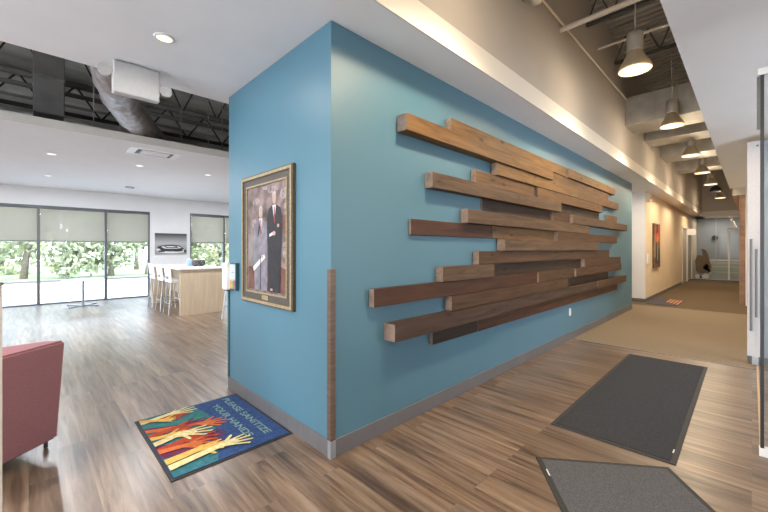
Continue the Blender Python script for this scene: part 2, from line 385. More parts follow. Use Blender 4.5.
# ------------------------------------------------------------------ outdoors
struct(MB().box(-40, 60, 13.4, 23.5, -.12, -.02).build('ground_paving', M['pave']))
struct(MB().box(-40, 60, 23.5, 60, -.12, 0).build('ground_verge', M['grass']))
def tree(x, y, h, r, lm, label, trunk_h, n=1500, lean=0, low=.2):
    t = thing('tree', label, 'tree', (x, y, 0), group='trees and shrubs beyond the windows')
    k = MB()
    k.tube([(0, 0, -.1), (lean*.3, .03, trunk_h*.5), (lean, 0, trunk_h), (lean*1.2, 0, h*.75)], .12, 8, rf=lambda i: [.17, .13, .10, .04][i])
    for j in range(5):
        a = j*1.3; z0 = trunk_h*(.6+.1*j)
        k.tube([(lean*.8, 0, z0), (lean+.5*r*math.cos(a), .4*r*math.sin(a), z0+.5), (lean+.8*r*math.cos(a), .7*r*math.sin(a), z0+1.1)], .05, 6, rf=lambda i: [.07, .045, .02][i])
    k.build('trunk', M['bark'], t)
    b = MB(); rnd = random.Random(int(x*100+y*7))
    cl = [(rnd.uniform(-.6, .6)*r, rnd.uniform(-.6, .6)*r, rnd.uniform(low, .85)*h, rnd.uniform(.35, .6)*r) for _ in range(12)]
    for i in range(n):
        c = cl[i % 12]; v = Vector((rnd.gauss(0, 1), rnd.gauss(0, 1), rnd.gauss(0, 1))).normalized()*c[3]*rnd.uniform(.55, 1.05)
        p = Vector(c[:3]) + v; p.z = max(p.z, .05)
        u = Vector((rnd.gauss(0, 1), rnd.gauss(0, 1), rnd.gauss(0, 1))).normalized(); w = u.orthogonal().normalized()
        s = rnd.uniform(.10, .19)
        b.poly([p-u*s, p+w*s*.6, p+u*s, p-w*s*.6])
    b.build('foliage', lm, t, norm=False)
A, B_, Cc = M['leafA'], M['leafB'], M['leafC']
for a in [(-2.6, 25.2, 4.2, 1.9, B_, 'leafy green tree beyond the left end of the wide window', 1.4),
          (-.2, 25.6, 4.6, 1.7, A, 'pale trunked tree seen through the leftmost window bay', 2.2, 1100, .3, .45),
          (1.5, 25.0, 3.9, 1.7, A, 'rounded pale green shrub beyond the left part of the middle window bay', 1.0),
          (3.3, 25.3, 4.4, 1.8, B_, 'mid green shrub beyond the right part of the middle window bay', 1.0),
          (5.0, 25.1, 4.7, 1.8, A, 'branching pale tree seen through the bay beside the black and white picture', 1.9, 1100, .4, .4),
          (7.0, 25.2, 4.6, 2.0, B_, 'shrub hidden partly behind the wall with the black and white picture', 1.0),
          (8.9, 24.6, 4.4, 1.9, Cc, 'yellow green shrub seen through the window above the bar table', 1.0),
          (10.8, 25.0, 4.6, 1.9, B_, 'green shrub beyond the window strip beside the teal wall', 1.0)]:
    tree(*a)
for i, (x, h) in enumerate([(-4.5, 6.5), (-1.2, 6.8), (2.3, 7.2), (5.6, 6.6), (9.2, 7.1), (12.6, 6.9)]):
    tree(x, 31.5, h, 2.6, [B_, A][i % 2], ['tall tree far behind the shrubs at the left end', 'tall pale tree behind the pale trunked tree', 'tall tree behind the middle window bay shrubs',
         'tall tree behind the branching pale tree', 'tall pale tree behind the yellow green shrub', 'tall tree behind the green shrub at the teal wall'][i], 2.5, 3600, 0, .12)

# ------------------------------------------------------------------ timber boards on the wall
R0 = .610; DR = .1447
boards = [ # row, x0, x1, protrusion, stain, label
 (14, 2.93, 6.05, .065, 'honey', 'uppermost honey timber board, its knotty left end above the longest top beam'),
 (14, 6.11, 8.85, .085, 'honey', 'uppermost honey timber board at the right end under the soffit'),
 (13, 2.231, 5.389, .110, 'honey', 'thick golden timber beam starting furthest left near the top of the wall feature'),
 (13, 5.395, 8.45, .055, 'oak', 'recessed golden board shaded under the uppermost right board'),
 (12, 3.80, 6.525, .085, 'honey', 'slim golden board tucked just below the thick top beam'),
 (12, 6.53, 9.15, .080, 'oak', 'golden board in the third row from the top reaching the right end'),
 (11, 3.38, 4.86, .060, 'oak', 'short tan board sitting on the second long left beam'),
 (11, 4.93, 7.95, .078, 'oak', 'tan board right of the dark gap in the fourth row from the top'),
 (10, 2.601, 5.754, .095, 'tan', 'brown beam starting second furthest left in the upper half with a pale cut end'),
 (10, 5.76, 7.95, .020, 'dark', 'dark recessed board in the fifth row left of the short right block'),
 (10, 8.40, 9.15, .050, 'oak', 'short tan block alone at the right end of the fifth row'),
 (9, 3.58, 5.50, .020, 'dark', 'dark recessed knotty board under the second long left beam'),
 (9, 5.51, 6.20, .060, 'brown', 'short brown board left of the bright cut end in the sixth row'),
 (9, 6.23, 9.84, .100, 'tan', 'light tan beam with a bright cut end reaching furthest right'),
 (8, 3.186, 7.10, .090, 'tan', 'tan brown beam in the middle with a two tone cut left end'),
 (7, 2.378, 3.79, .030, 'red', 'reddish brown thin board starting far left at eye height'),
 (7, 3.80, 5.615, .030, 'oak', 'shaded orange brown board continuing right of the reddish thin board'),
 (7, 5.62, 9.0, .085, 'brown', 'brown board right of the dark notch in the eighth row'),
 (6, 3.946, 7.60, .105, 'tan', 'grey tan level beam at eye height with bright square cut end'),
 (5, 3.422, 6.60, .075, 'brown', 'mid brown board just below the level grey tan beam'),
 (5, 6.61, 8.482, .068, 'brown', 'mid brown board under the right end of the level grey tan beam'),
 (4, 2.769, 3.738, .084, 'tan', 'short light brown block with pale end above the long reddish brown board'),
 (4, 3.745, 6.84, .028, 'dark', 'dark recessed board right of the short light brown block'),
 (4, 6.85, 9.29, .090, 'brown', 'brown board at the right end with light nail spots, upper of two'),
 (3, 1.909, 4.95, .060, 'red', 'long reddish brown board starting furthest left of all with a knot'),
 (3, 4.958, 6.37, .080, 'brown', 'brown board with a small bright cut end continuing the reddish brown board'),
 (3, 6.38, 9.29, .105, 'brown', 'brown board at the right end with light nail spots, lower of two'),
 (2, 2.913, 6.054, .085, 'brown', 'rough brown board with white scratches above the lowest thick beam'),
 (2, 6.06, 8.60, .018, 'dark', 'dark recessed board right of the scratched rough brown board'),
 (1, 2.076, 3.998, .125, 'grey', 'thick grey brown weathered beam with pale square end near the bottom left'),
 (1, 4.005, 7.64, .075, 'grey', 'grey brown board continuing right of the thick weathered beam'),
 (1, 7.65, 9.84, .085, 'brown', 'brown board of the second lowest row reaching the right end'),
 (0, 2.666, 3.45, .042, 'dark', 'short dark brown board at the bottom left under the weathered beam'),
 (0, 3.455, 9.20, .045, 'red', 'lowest long dark red brown board along the bottom edge'),
]
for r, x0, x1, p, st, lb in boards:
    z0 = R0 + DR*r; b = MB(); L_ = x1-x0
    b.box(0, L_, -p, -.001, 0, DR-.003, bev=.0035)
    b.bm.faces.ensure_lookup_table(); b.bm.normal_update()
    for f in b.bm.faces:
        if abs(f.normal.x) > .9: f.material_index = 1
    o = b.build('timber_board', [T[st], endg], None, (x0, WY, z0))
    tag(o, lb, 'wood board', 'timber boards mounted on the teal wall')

# wall outlet on teal wall
t = thing('wall_outlet', 'white electrical outlet low on teal wall under the boards', 'outlet', (6.39, WY, .457))
MB().box(-.04, .04, -.008, 0, -.06, .06, bev=.003).build('cover_plate', M['plastic'], t)
MB().box(-.018, .018, -.011, -.008, .012, .042, bev=.001).build('socket', M['printW'], t)
MB().box(-.018, .018, -.011, -.008, -.042, -.012, bev=.001).build('socket', M['printW'], t)

# ------------------------------------------------------------------ portrait on the left face
# local axes: X = outwards from wall toward -X world ; build in world coords relative to origin
t = thing('framed_portrait', 'gold framed portrait of two standing persons in suits on teal wall', 'picture', (CX, 3.566, .992))
W_, H_ = .976, 1.204
def py(u): return -u*W_   # u 0..1 from the far end to the near end
f = MB(); fw = .045; dd = .045
def ring(mb, o0, o1, x0, x1, mi=0):
    """rectangular ring between inset o0 and inset o1"""
    mb.box(x0, x1, -W_+o0, -o0, o0, o1, mi); mb.box(x0, x1, -W_+o0, -o0, H_-o1, H_-o0, mi)
    mb.box(x0, x1, -o1, -o0, o1, H_-o1, mi); mb.box(x0, x1, -W_+o0, -W_+o1, o1, H_-o1, mi)
ring(f, 0, .012, -.030, -.001, 1); ring(f, .012, .036, -.038, -.001, 0); ring(f, .036, .042, -.032, -.001, 1)
f.build('frame', [M['gold'], M['golddk']], t)
f = MB(); ring(f, .042, .098, -.026, -.001); f.build('liner', M['liner'], t)
f = MB(); ring(f, .098, .112, -.030, -.001); f.build('inner_frame', M['gold'], t)
# canvas with the two figures; one mesh
pc = [mat('canvas foliage', (.16, .115, .11), .6, noise=((9, 9, 9), .75)), mat('canvas grey suit', (.175, .16, .19), .6, noise=(14, .3)), mat('canvas black suit', (.018, .017, .022), .6, noise=(14, .3)),
      mat('canvas skin', (.42, .29, .24), .6, noise=(30, .15)), mat('canvas white', (.60, .58, .58), .6), mat('canvas red', (.22, .03, .03), .6), mat('canvas brown', (.12, .05, .04), .6, noise=(8, .4)), mat('canvas grey hair', (.40, .38, .38), .6), mat('canvas path', (.20, .175, .17), .6, noise=((7, 7, 7), .4)), mat('canvas pale foliage', (.24, .19, .19), .6, noise=((30, 30, 30), .6))]
c = MB(); c.box(-.018, -.002, -W_+.112, -.112, .112, H_-.112, 0)
lay = [0]; dx_ = [0.0]
def P2(pts, mi):
    lay[0] += 1; x = -.0182 - .0002*lay[0]
    c.poly([(x, -min(W_-.113, max(.113, a-dx_[0])), max(.113, b)) for a, b in pts], mi)
def ell(cu, cv, ru, rv, mi, n=18): P2([(cu+ru*math.cos(2*PI*k/n), cv+rv*math.sin(2*PI*k/n)) for k in range(n)], mi)
P2([(.13, .13), (.93, .13), (.93, .33), (.60, .40), (.13, .34)], 6)
P2([(.80, .64), (.93, .62), (.93, .80), (.79, .79)], 6)
for q in [(.62, 1.03, .10, .03), (.30, .95, .08, .035), (.82, .98, .07, .05), (.84, .5, .05, .07), (.25, .75, .06, .05), (.50, 1.06, .07, .02), (.84, .87, .05, .03)]: ell(q[0], q[1], q[2], q[3], 9)
P2([(.13, .34), (.36, .36), (.34, .62), (.13, .66)], 8)
# left person
dx_[0] = .075
P2([(.345, .13), (.325, .40), (.315, .60), (.33, .72), (.40, .775), (.46, .80), (.52, .775), (.585, .72), (.60, .56), (.59, .13)], 1)
P2([(.435, .79), (.50, .79), (.475, .62)], 4); P2([(.462, .78), (.478, .78), (.485, .66), (.472, .63), (.46, .66)], 5)
P2([(.45, .76), (.44, .78), (.46, .70), (.40, .60), (.43, .74)], 2)
ell(.468, .845, .038, .052, 3); P2([(.432, .855), (.436, .885), (.455, .903), (.485, .903), (.502, .885), (.506, .855), (.495, .877), (.470, .885), (.443, .877)], 7)
P2([(.31, .34), (.33, .30), (.56, .43), (.54, .46)], 4); ell(.50, .44, .022, .018, 3)
P2([(.455, .13), (.468, .13), (.475, .44), (.462, .44)], 2)
# right person
P2([(.62, .13), (.615, .40), (.60, .60), (.595, .80), (.63, .865), (.70, .895), (.76, .895), (.84, .86), (.865, .78), (.86, .60), (.84, .40), (.83, .13)], 2)
P2([(.695, .893), (.76, .893), (.73, .74)], 4); P2([(.722, .88), (.738, .88), (.744, .76), (.732, .72), (.72, .76)], 5)
ell(.728, .955, .036, .054, 3); P2([(.694, .965), (.698, .998), (.716, 1.014), (.745, 1.014), (.760, .995), (.763, .965), (.754, .985), (.73, .992), (.704, .985)], 7)
P2([(.64, .64), (.70, .655), (.70, .63), (.645, .615)], 4); ell(.725, .645, .028, .02, 3); ell(.80, .71, .018, .015, 3)
P2([(.66, .14), (.70, .14), (.70, .16), (.66, .16)], 3)
c.build('canvas', pc, t)
MB().box(-.034, -.026, -.56, -.44, .05, .09, bev=.002).build('plaque', M['gold'], t)

# ------------------------------------------------------------------ hand sanitiser dispenser
t = thing('sanitizer_dispenser', 'white wall dispenser with printed hand picture at the left edge of the teal wall', 'dispenser', (CX, 3.83, 1.07))
MB().box(-.075, -.001, .02, .135, .0, .285, bev=.012).build('housing', M['plastic'], t)
MB().box(-.040, -.001, -.14, .02, .005, .285, bev=.004).build('sign_frame', mat('dark teal frame', (.03, .10, .12), .5), t)
c = MB(); c.box(-.0425, -.040, -.128, .016, .02, .272, 0)
cols = [(.55, .25, .05), (.55, .42, .05), (.10, .28, .12), (.40, .08, .16)]
for k in range(4):
    y = .0-.036*k
    c.box(-.0435-.0003*k, -.0425, y-.030, y, .02, .075+.018*(k % 2), 1+k)
    for j in range(3): c.box(-.0435-.0003*k, -.0425, y-.028+.010*j, y-.022+.010*j, .07, .105+.012*((j+k) % 2), 1+k)
c.box(-.0436, -.0425, -.095, -.035, .185, .192, 5)
c.build('printed_sign', [mat('sign blue grey', (.50, .54, .56), .5)]+[mat('sign ink %d' % i, q, .5) for i, q in enumerate(cols)]+[mat('sign ink grey', (.15, .2, .25), .5)], t)
MB().box(-.06, -.02, .05, .11, -.012, 0, bev=.003).build('nozzle', M['black'], t)

# ------------------------------------------------------------------ sanitise mat
def floor_mat(label, cx, cy, L_, W, rz, pile):
    t = thing('floor_mat', label, 'mat', (cx, cy, 0), rz)
    MB().box(-L_/2, L_/2, -W/2, W/2, .0, .006, bev=.002).build('rubber_border', M['rubber'], t)
    MB().box(-L_/2+.035, L_/2-.035, -W/2+.035, W/2-.035, .004, .012, bev=.002).build('carpet_pile', pile, t)
    return t
m2 = floor_mat('long charcoal entrance mat lying in front of the teal wall', 4.65, .80, 2.93, .84, .008, M['matgrey'])
MB().box(-1.30, -1.24, -.39, -.382, .012, .013).build('care_label', M['post'], m2)
a = math.atan2(.6, .8)
# corner (2.598,1.089)/(3.13,.403) far edge, running back toward the camera
fx, fy = (2.598+3.13)/2, (1.089+.403)/2
LL = 1.55
m3 = floor_mat('speckled grey entrance mat at the bottom edge, turned at an angle', fx-.795*LL/2, fy-.607*LL/2, LL, .868, math.atan2(.607, .795), M['matlight'])
MB().box(.55, .62, .400, .408, .012, .013).build('care_label', M['post'], m3)

t = thing('sanitize_mat', 'blue floor mat with raised hands and the words please sanitize your hands', 'mat', (.65, 3.742, 0))
MB().box(0, .878, -1.13, 0, 0, .006, bev=.002).build('rubber_border', M['rubber'], t)
inks = dict(blue=(.035, .068, .17), teal=(.04, .14, .17), pale=(.62, .54, .28), yel=(.62, .38, .10), orange=(.50, .13, .045), red=(.36, .06, .03), purple=(.13, .025, .07), green=(.04, .18, .16), txt=(.17, .27, .27))
ik = list(inks); im = [mat('mat ink '+k, v, .9, noise=((35, 35, 35), .22), spec=.1) for k, v in inks.items()]
c = MB(); c.box(.022, .856, -1.108, -.022, .004, .011, 0)
lv = [0]
def Q(pts, mi):
    lv[0] += 1; z = .0112 + .00012*lv[0]
    c.poly([(min(.855, max(.023, v+.04)), -min(1.107, max(.023, u)), z) for u, v in pts], ik.index(mi))
def strip(p, q, w0, w1, mi):
    p = Vector(p); q = Vector(q); d = (q-p).normalized(); n = Vector((-d.y, d.x))
    pts = [p-n*w0, q-n*w1]
    for k in range(1, 5): th = -PI/2 + PI*k/5; pts.append(q + d*w1*math.cos(th) + n*w1*math.sin(th))
    pts += [q+n*w1, p+n*w0]
    Q([tuple(x) for x in pts], mi)
def hand(a0, p0, t0, w, mi, thumb=1, spread=.24):
    a0, p0, t0 = Vector(a0), Vector(p0), Vector(t0)
    d = (t0-p0); Lh = d.length; d.normalize(); n = Vector((-d.y, d.x))
    strip(a0, p0-d*w*.3, w*.62, w*.5, mi)
    strip(p0-d*w*.6, p0+d*w*.9, w*.55, w*.85, mi)
    base = p0 + d*w*.9
    for k, ln in enumerate([.80, 1.0, .95, .72]):
        o = (k-1.5); st = base + n*o*w*.42; ang = o*spread
        dr = (d*math.cos(ang) + n*math.sin(ang)).normalized()
        strip(st-dr*w*.5, st + dr*max(.05, (Lh-w*.9))*ln, w*.22, w*.15, mi)
    dr = (d*.62 + n*thumb*.8).normalized()
    strip(p0+n*thumb*w*.3, p0+n*thumb*w*.5+dr*w*1.7, w*.28, w*.18, mi)
Q([(.0, -.03), (1.12, -.03), (1.12, .26), (.95, .32), (.6, .42), (.3, .46), (.0, .42)], 'teal')
hand((.22, -.03), (.29, .30), (.33, .46), .06, 'green')
hand((.64, -.03), (.70, .28), (.71, .46), .06, 'purple', -1)
hand((.26, -.03), (.39, .25), (.44, .45), .06, 'purple')
hand((.10, -.03), (.13, .22), (.15, .34), .055, 'red', -1)
hand((.30, -.03), (.46, .37), (.55, .53), .055, 'orange')
hand((.78, -.03), (.84, .22), (.90, .42), .06, 'purple')
hand((.42, -.03), (.40, .17), (.50, .33), .06, 'red')
hand((.70, -.03), (.66, .20), (.78, .38), .07, 'red')
hand((.12, -.03), (.08, .22), (.10, .42), .045, 'pale')
hand((.06, -.03), (.17, .14), (.22, .22), .045, 'yel')
hand((.47, -.03), (.50, .10), (.55, .22), .05, 'yel')
hand((.58, -.03), (.54, .19), (.62, .39), .06, 'pale', -1)
hand((.72, -.03), (.76, .17), (.87, .32), .055, 'orange')
hand((.90, -.03), (.88, .24), (.92, .38), .065, 'yel', -1)
hand((.99, -.03), (.94, .37), (.98, .56), .058, 'pale')
strip((1.045, .50), (1.05, .51), .012, .012, 'pale')
c.build('printed_pile', im, t)
def text_obj(txt, x_base, y0, y1, hgt, parent, m, z=.0142):
    cu = bpy.data.curves.new('text', 'FONT'); cu.body = txt; cu.size = 1; cu.offset = .022
    o = bpy.data.objects.new('text_tmp', cu); col.objects.link(o)
    bpy.context.view_layer.update()
    me = bpy.data.meshes.new_from_object(o.evaluated_get(bpy.context.evaluated_depsgraph_get()))
    bpy.data.objects.remove(o)
    xs = [v.co.x for v in me.vertices]; ys = [v.co.y for v in me.vertices]
    x0, x1, b0, b1 = min(xs), max(xs), min(ys), max(ys)
    for v in me.vertices:
        a = (v.co.x-x0)/(x1-x0); b = (v.co.y-b0)/(b1-b0)
        v.co = Vector((x_base + b*hgt, y0 + a*(y1-y0), z))
    me.materials.append(m); n = bpy.data.objects.new('lettering', me); col.objects.link(n); n.parent = parent
    return n
text_obj('PLEASE SANITIZE', .705, -.075, -1.0, .062, t, im[ik.index('txt')])
text_obj('YOUR HANDS', .578, -.15, -.945, .062, t, im[ik.index('txt')])

# ------------------------------------------------------------------ rose chair and pale panel at the left
t = thing('lounge_chair', 'dusty rose upholstered lounge chair on casters cut by the left edge', 'chair', (0, 3.5, 0))
def L3(x, y, z): return (x, y-3.5, z)
c = MB(); bm = c.bm
# back slab: bottom footprint / top footprint (flared)
bot = [(.157, 3.618), (-.38, 3.185), (-.52, 3.40), (.10, 3.66)]
top = [(.200, 3.595), (-.42, 3.045), (-.62, 3.60), (.085, 3.665)]
c_b = [bm.verts.new(L3(x, y, .10)) for x, y in bot]; c_t = [bm.verts.new(L3(x, y, .82)) for x, y in top]
bm.faces.new(c_b); bm.faces.new(c_t[::-1])
for k in range(4): bm.faces.new((c_b[k], c_b[(k+1) % 4], c_t[(k+1) % 4], c_t[k]))
bmesh.ops.bevel(bm, geom=bm.edges[:], offset=.016, segments=3, affect='EDGES')
c.build('backrest', M['pink'], t)
MB().prism([L3(.08, 3.66, .10), L3(-.50, 3.38, .10), L3(-.78, 3.86, .10), L3(-.15, 4.12, .10)], (0, 0, .22)).build('base', M['pink'], t)
s = MB(); s.prism([L3(.02, 3.655, .32), L3(-.52, 3.40, .32), L3(-.78, 3.86, .32), L3(-.17, 4.12, .32)], (0, 0, .12)); s.build('seat_cushion', M['pink'], t)
for x, y in [(.09, 3.74), (-.33, 3.32), (-.68, 3.80), (-.20, 4.04)]:
    cs = MB(); cs.cyl(L3(x-.012, y, .028), L3(x+.012, y, .028), .028); cs.cyl(L3(x, y, .04), L3(x, y, .105), .010); cs.box(x-.018, x+.018, y-3.5-.02, y-3.5+.02, .05, .075)
    cs.build('caster', M['black'], t)
t = thing('partition_panel', 'pale upright panel edge at the far left in front of rose chair', 'panel', (-.092, 1.772, 0), -.777)
MB().box(-.45, .0, .0, .04, .0, 1.375, bev=.003).build('panel_board', M['post'], t)
MB().box(-.45, .002, -.002, .042, 1.375, 1.387, bev=.002).build('top_cap', M['alu'], t)

# ------------------------------------------------------------------ bar table and stools
t = thing('bar_table', 'pale maple counter height table with white top in the far room', 'table', (2.41, 8.95, 0))
MB().box(-.03, .99, -.02, 2.72, 1.03, 1.065, bev=.003).build('tabletop', M['tabletop'], t)
MB().box(0, .96, 0, .05, 0, 1.03, bev=.002).build('end_panel', M['maple'], t)
MB().box(0, .96, 2.65, 2.70, 0, 1.03, bev=.002).build('end_panel', M['maple'], t)
MB().box(.44, .48, .05, 2.65, .35, 1.03).build('centre_panel', M['maple'], t)
def stool(x, y, rz, label):
    t = thing('bar_stool', label, 'stool', (x, y, 0), rz, group='white bar stools at the maple table')
    # faces +X locally; back on -X
    s = MB(); s.box(-.19, .20, -.20, .20, .73, .765, bev=.015); s.build('seat', M['plastic'], t)
    b = MB(); n = 10
    for k in range(n):  # curved back shell with an opening
        a0 = -.95+1.9*k/n; a1 = -.95+1.9*(k+1)/n
        def q(a, z, r): return (-.21 + .13*(1-math.cos(a))*1.0 - (z-.75)*.12, .205*math.sin(a)/math.sin(.95)*r, z)
        zl = .875 if 2 <= k < 8 else .76
        p = [q(a0, zl, 1), q(a1, zl, 1), q(a1, 1.13, .96), q(a0, 1.13, .96)]
        b.prism(p, (.014, 0, 0))
        if 2 <= k < 8: b.prism([q(a0, .76, 1), q(a1, .76, 1), q(a1, .815, 1), q(a0, .815, 1)], (.014, 0, 0))
    b.build('backrest', M['plastic'], t)
    for sx in (-1, 1):
        for sy in (-1, 1):
            MB().cyl((sx*.15, sy*.16, .735), (sx*.22, sy*.22, 0), .011, .010, 10).build('leg', M['alu'] if sx < 0 else M['plastic'], t)
    fr = MB(); zz = .26
    pts = [(-.195, -.198), (.195, -.198), (.195, .198), (-.195, .198)]
    for k in range(4):
        a, b2 = pts[k], pts[(k+1) % 4]; fr.cyl((*a, zz), (*b2, zz), .009, n=8)
    fr.build('footrest', M['alu'], t)
stool(2.46, 9.42, 0, 'white bar stool nearest the end panel of the maple table')
stool(2.46, 10.15, 0, 'white bar stool, middle of the three left of the maple table')
stool(2.46, 10.95, 0, 'white bar stool furthest from the camera, left of the maple table')
stool(3.16, 7.72, PI*.5, 'white bar stool mostly hidden behind the teal wall edge')
t = thing('tissue_box', 'small pale blue box on the white top of the maple table', 'box', (2.90, 10.0, 1.065))
MB().box(-.04, .04, -.06, .06, 0, .17, bev=.006).build('carton', mat('pale blue card', (.28, .42, .58), .5), t)
MB().prism([(-.03, 0, .17), (.03, 0, .17), (.02, 0, .20), (-.01, 0, .215)], (0, .01, 0)).build('tissue', M['printW'], t)
for x, y, lb in [(3.0, 9.83, 'dark patterned round pot beside the blue box on the table'), (3.17, 9.95, 'dark patterned round pot, right one of two on the table')]:
    t = thing('ceramic_pot', lb, 'pot', (x, y, 1.065), group='round pots on the bar table')
    MB().lathe([(.05, 0), (.085, .03), (.095, .09), (.08, .15), (.06, .16)], n=20).build('bowl_body', mat('dark glazed pattern', (.06, .055, .06), .3, noise=(22, .9)), t)
    MB().lathe([(.055, .161), (.05, .175), (.012, .182), (.012, .20), (.004, .205)], n=16).build('lid', M['printW'], t)
t = thing('cafe_table', 'low cafe table with crossed steel feet by the windows', 'table', (1.02, 12.35, 0))
for k in range(4):
    a = PI/4 + k*PI/2
    MB().prism([(.02*math.cos(a+1.57), .02*math.sin(a+1.57), .0), (.02*math.cos(a-1.57), .02*math.sin(a-1.57), .0), (.42*math.cos(a)+.02*math.cos(a-1.57), .42*math.sin(a)+.02*math.sin(a-1.57), .0), (.42*math.cos(a)+.02*math.cos(a+1.57), .42*math.sin(a)+.02*math.sin(a+1.57), .0)], (0, 0, .03)).build('foot', M['alu'], t)
MB().cyl((0, 0, .03), (0, 0, .675), .03).build('column', M['alu'], t)
MB().box(-.42, .42, -.3, .3, .675, .70, bev=.004).build('tabletop', M['tabletop'], t)

# framed b/w photo on window wall
t = thing('wall_picture', 'black and white landscape print on the far window wall', 'picture', (2.83, 13.2, 1.33))
m = bpy.data.materials.new('grey sky print'); m.use_nodes = True; nt = m.node_tree
tc = nt.nodes.new('ShaderNodeTexCoord'); sp = nt.nodes.new('ShaderNodeSeparateXYZ'); rp = nt.nodes.new('ShaderNodeValToRGB')
nt.links.new(tc.outputs['Object'], sp.inputs[0]); nt.links.new(sp.outputs['Z'], rp.inputs[0]); nt.links.new(rp.outputs[0], nt.nodes['Principled BSDF'].inputs['Base Color'])
e = rp.color_ramp.elements; e[0].position = .1; e[0].color = (.3, .3, .3, 1); e[1].position = .67; e[1].color = (.02, .02, .02, 1); k_ = e.new(.36); k_.color = (.42, .42, .42, 1)
c = MB(); c.box(0, .913, -.03, -.001, 0, .672, 0)
lay = [0]
def P3(cx, cz, rx, rz_, mi, n=20):
    lay[0] += 1; y = -.0303-.0003*lay[0]
    c.poly([(cx+rx*math.cos(2*PI*k/n)*(1+.12*math.sin(5*k)), y, cz+rz_*math.sin(2*PI*k/n)) for k in range(n)], mi)
P3(.46, .12, .42, .09, 2); P3(.44, .20, .37, .11, 1); P3(.46, .225, .28, .05, 2); P3(.46, .235, .2, .04, 1); P3(.44, .245, .14, .022, 2); P3(.18, .10, .1, .03, 1); P3(.62, .12, .18, .035, 1); P3(.86, .1, .04, .05, 1)
c.build('print', [m, mat('print black', (.03, .03, .03), .5), mat('print white', (.7, .7, .7), .5)], t)

# ------------------------------------------------------------------ ceiling fittings
def lampdisc(x, y, z, power, colr, size, spot=False):
    l = bpy.data.lights.new('ceiling_lamp', 'AREA'); l.shape = 'DISK'; l.size = size; l.energy = power; l.color = colr
    o = bpy.data.objects.new('ceiling_lamp', l); col.objects.link(o); o.location = (x, y, z); return o
def downlight(x, y, label, power, lens, colr, z=CH, r=.075, group='recessed round downlights'):
    r = r*.72
    t = thing('downlight', label, 'ceiling light', (x, y, z), group=group)
    MB().lathe([(r+.018, 0), (r+.018, -.006), (r, -.008), (r, 0)], n=28).build('trim_ring', M['plastic'], t)
    MB().lathe([(r, -.003), (r*.5, -.0045), (.001, -.005)], n=28).build('lens', lens, t)
    if power: 
        o = lampdisc(0, 0, -.03, power, colr, r*2); o.parent = t
WARM = (1, .80, .56); COOL = (1, .96, .90)
downlight(.748, 3.20, 'lit round recessed downlight in the white lobby ceiling near the portrait', 7, M['lensw'], COOL)
for x, y, lb in [(.278, 8.47, 'recessed far room downlight left, near the ceiling fascia'), (1.552, 8.44, 'recessed far room downlight below the supply air grille'), (2.826, 8.45, 'recessed far room downlight nearest the teal wall'), (.302, 11.02, 'recessed far room downlight left, nearer the windows')]:
    downlight(x, y, lb, 45, M['lensc'], (.93, .96, 1), r=.085)
for x, y in [(-1.6, 3.2), (-1.6, -.6), (-3.8, 3.2), (-3.8, -.6), (1.2, -1.2)]:
    downlight(x, y, 'added fill downlight in the lobby ceiling out of view', 90 if y > 0 else 12, M['lensw'], COOL, group='added fill downlights outside the frame')  # lamps added out of view to brighten the lobby
for x, y in [(-1.5, 8.5), (-1.5, 11), (-3.5, 9.8), (4.6, 8.4), (4.6, 11)]:
    downlight(x, y, 'added fill downlight in the far room outside the frame', 45, M['lensc'], (.93, .96, 1), group='added far room fill downlights outside the frame')  # extra unseen lamps put in to lift the far room
# supply air grille
t = thing('air_diffuser', 'white rectangular air supply grille in far room ceiling beside fascia', 'vent', (1.53, 7.17, CH))
MB().box(-.36, .36, -.24, .24, -.012, 0, bev=.003).build('frame', mat('bright white enamel', (.92, .92, .92), .4), t)
MB().box(-.26, .26, -.17, .17, -.0135, -.012).build('throat', mat('vent grey', (.10, .10, .105), .6), t)
for k in range(3): MB().box(-.20, .20, -.16+.085*k, -.09+.085*k, -.028, -.014).build('blade', M['plastic'], t)
t = thing('ceiling_sensor', 'small flat oval fitting on the far room ceiling', 'sensor', (1.9, 11.53, CH))
MB().lathe([(.10, 0), (.10, -.03), (.07, -.04), (.001, -.045)], n=20).build('sensor_body', M['alu'], t)
for n_, x in ((9, -.35), (10, .94)):
    struct(MB().box(x-.006, x+.006, 6.8, 13.15, CH-.002, CH).build('trim_%d' % n_, M['ceil']))
# emergency light
t = thing('emergency_light', 'white boxy emergency light with two round heads hung at ceiling edge', 'emergency light', (.685, 3.86, CH))
elm = mat('off white lamp casing', (.50, .485, .475), .6)
MB().box(-.175, .175, -.04, .04, -.29, -.012, bev=.012).build('housing', elm, t)
MB().box(-.05, .06, -.03, .03, -.012, 0, bev=.002).build('mounting_bracket', M['alu'], t)
for sx, z in ((-1, -.11), (1, -.17)):
    h = MB(); h.cyl((sx*.225, -.03, z), (sx*.225, .03, z), .052, .045, 20); h.cyl((sx*.17, 0, z), (sx*.20, 0, z), .018)
    h.build('lamp_head', elm, t)

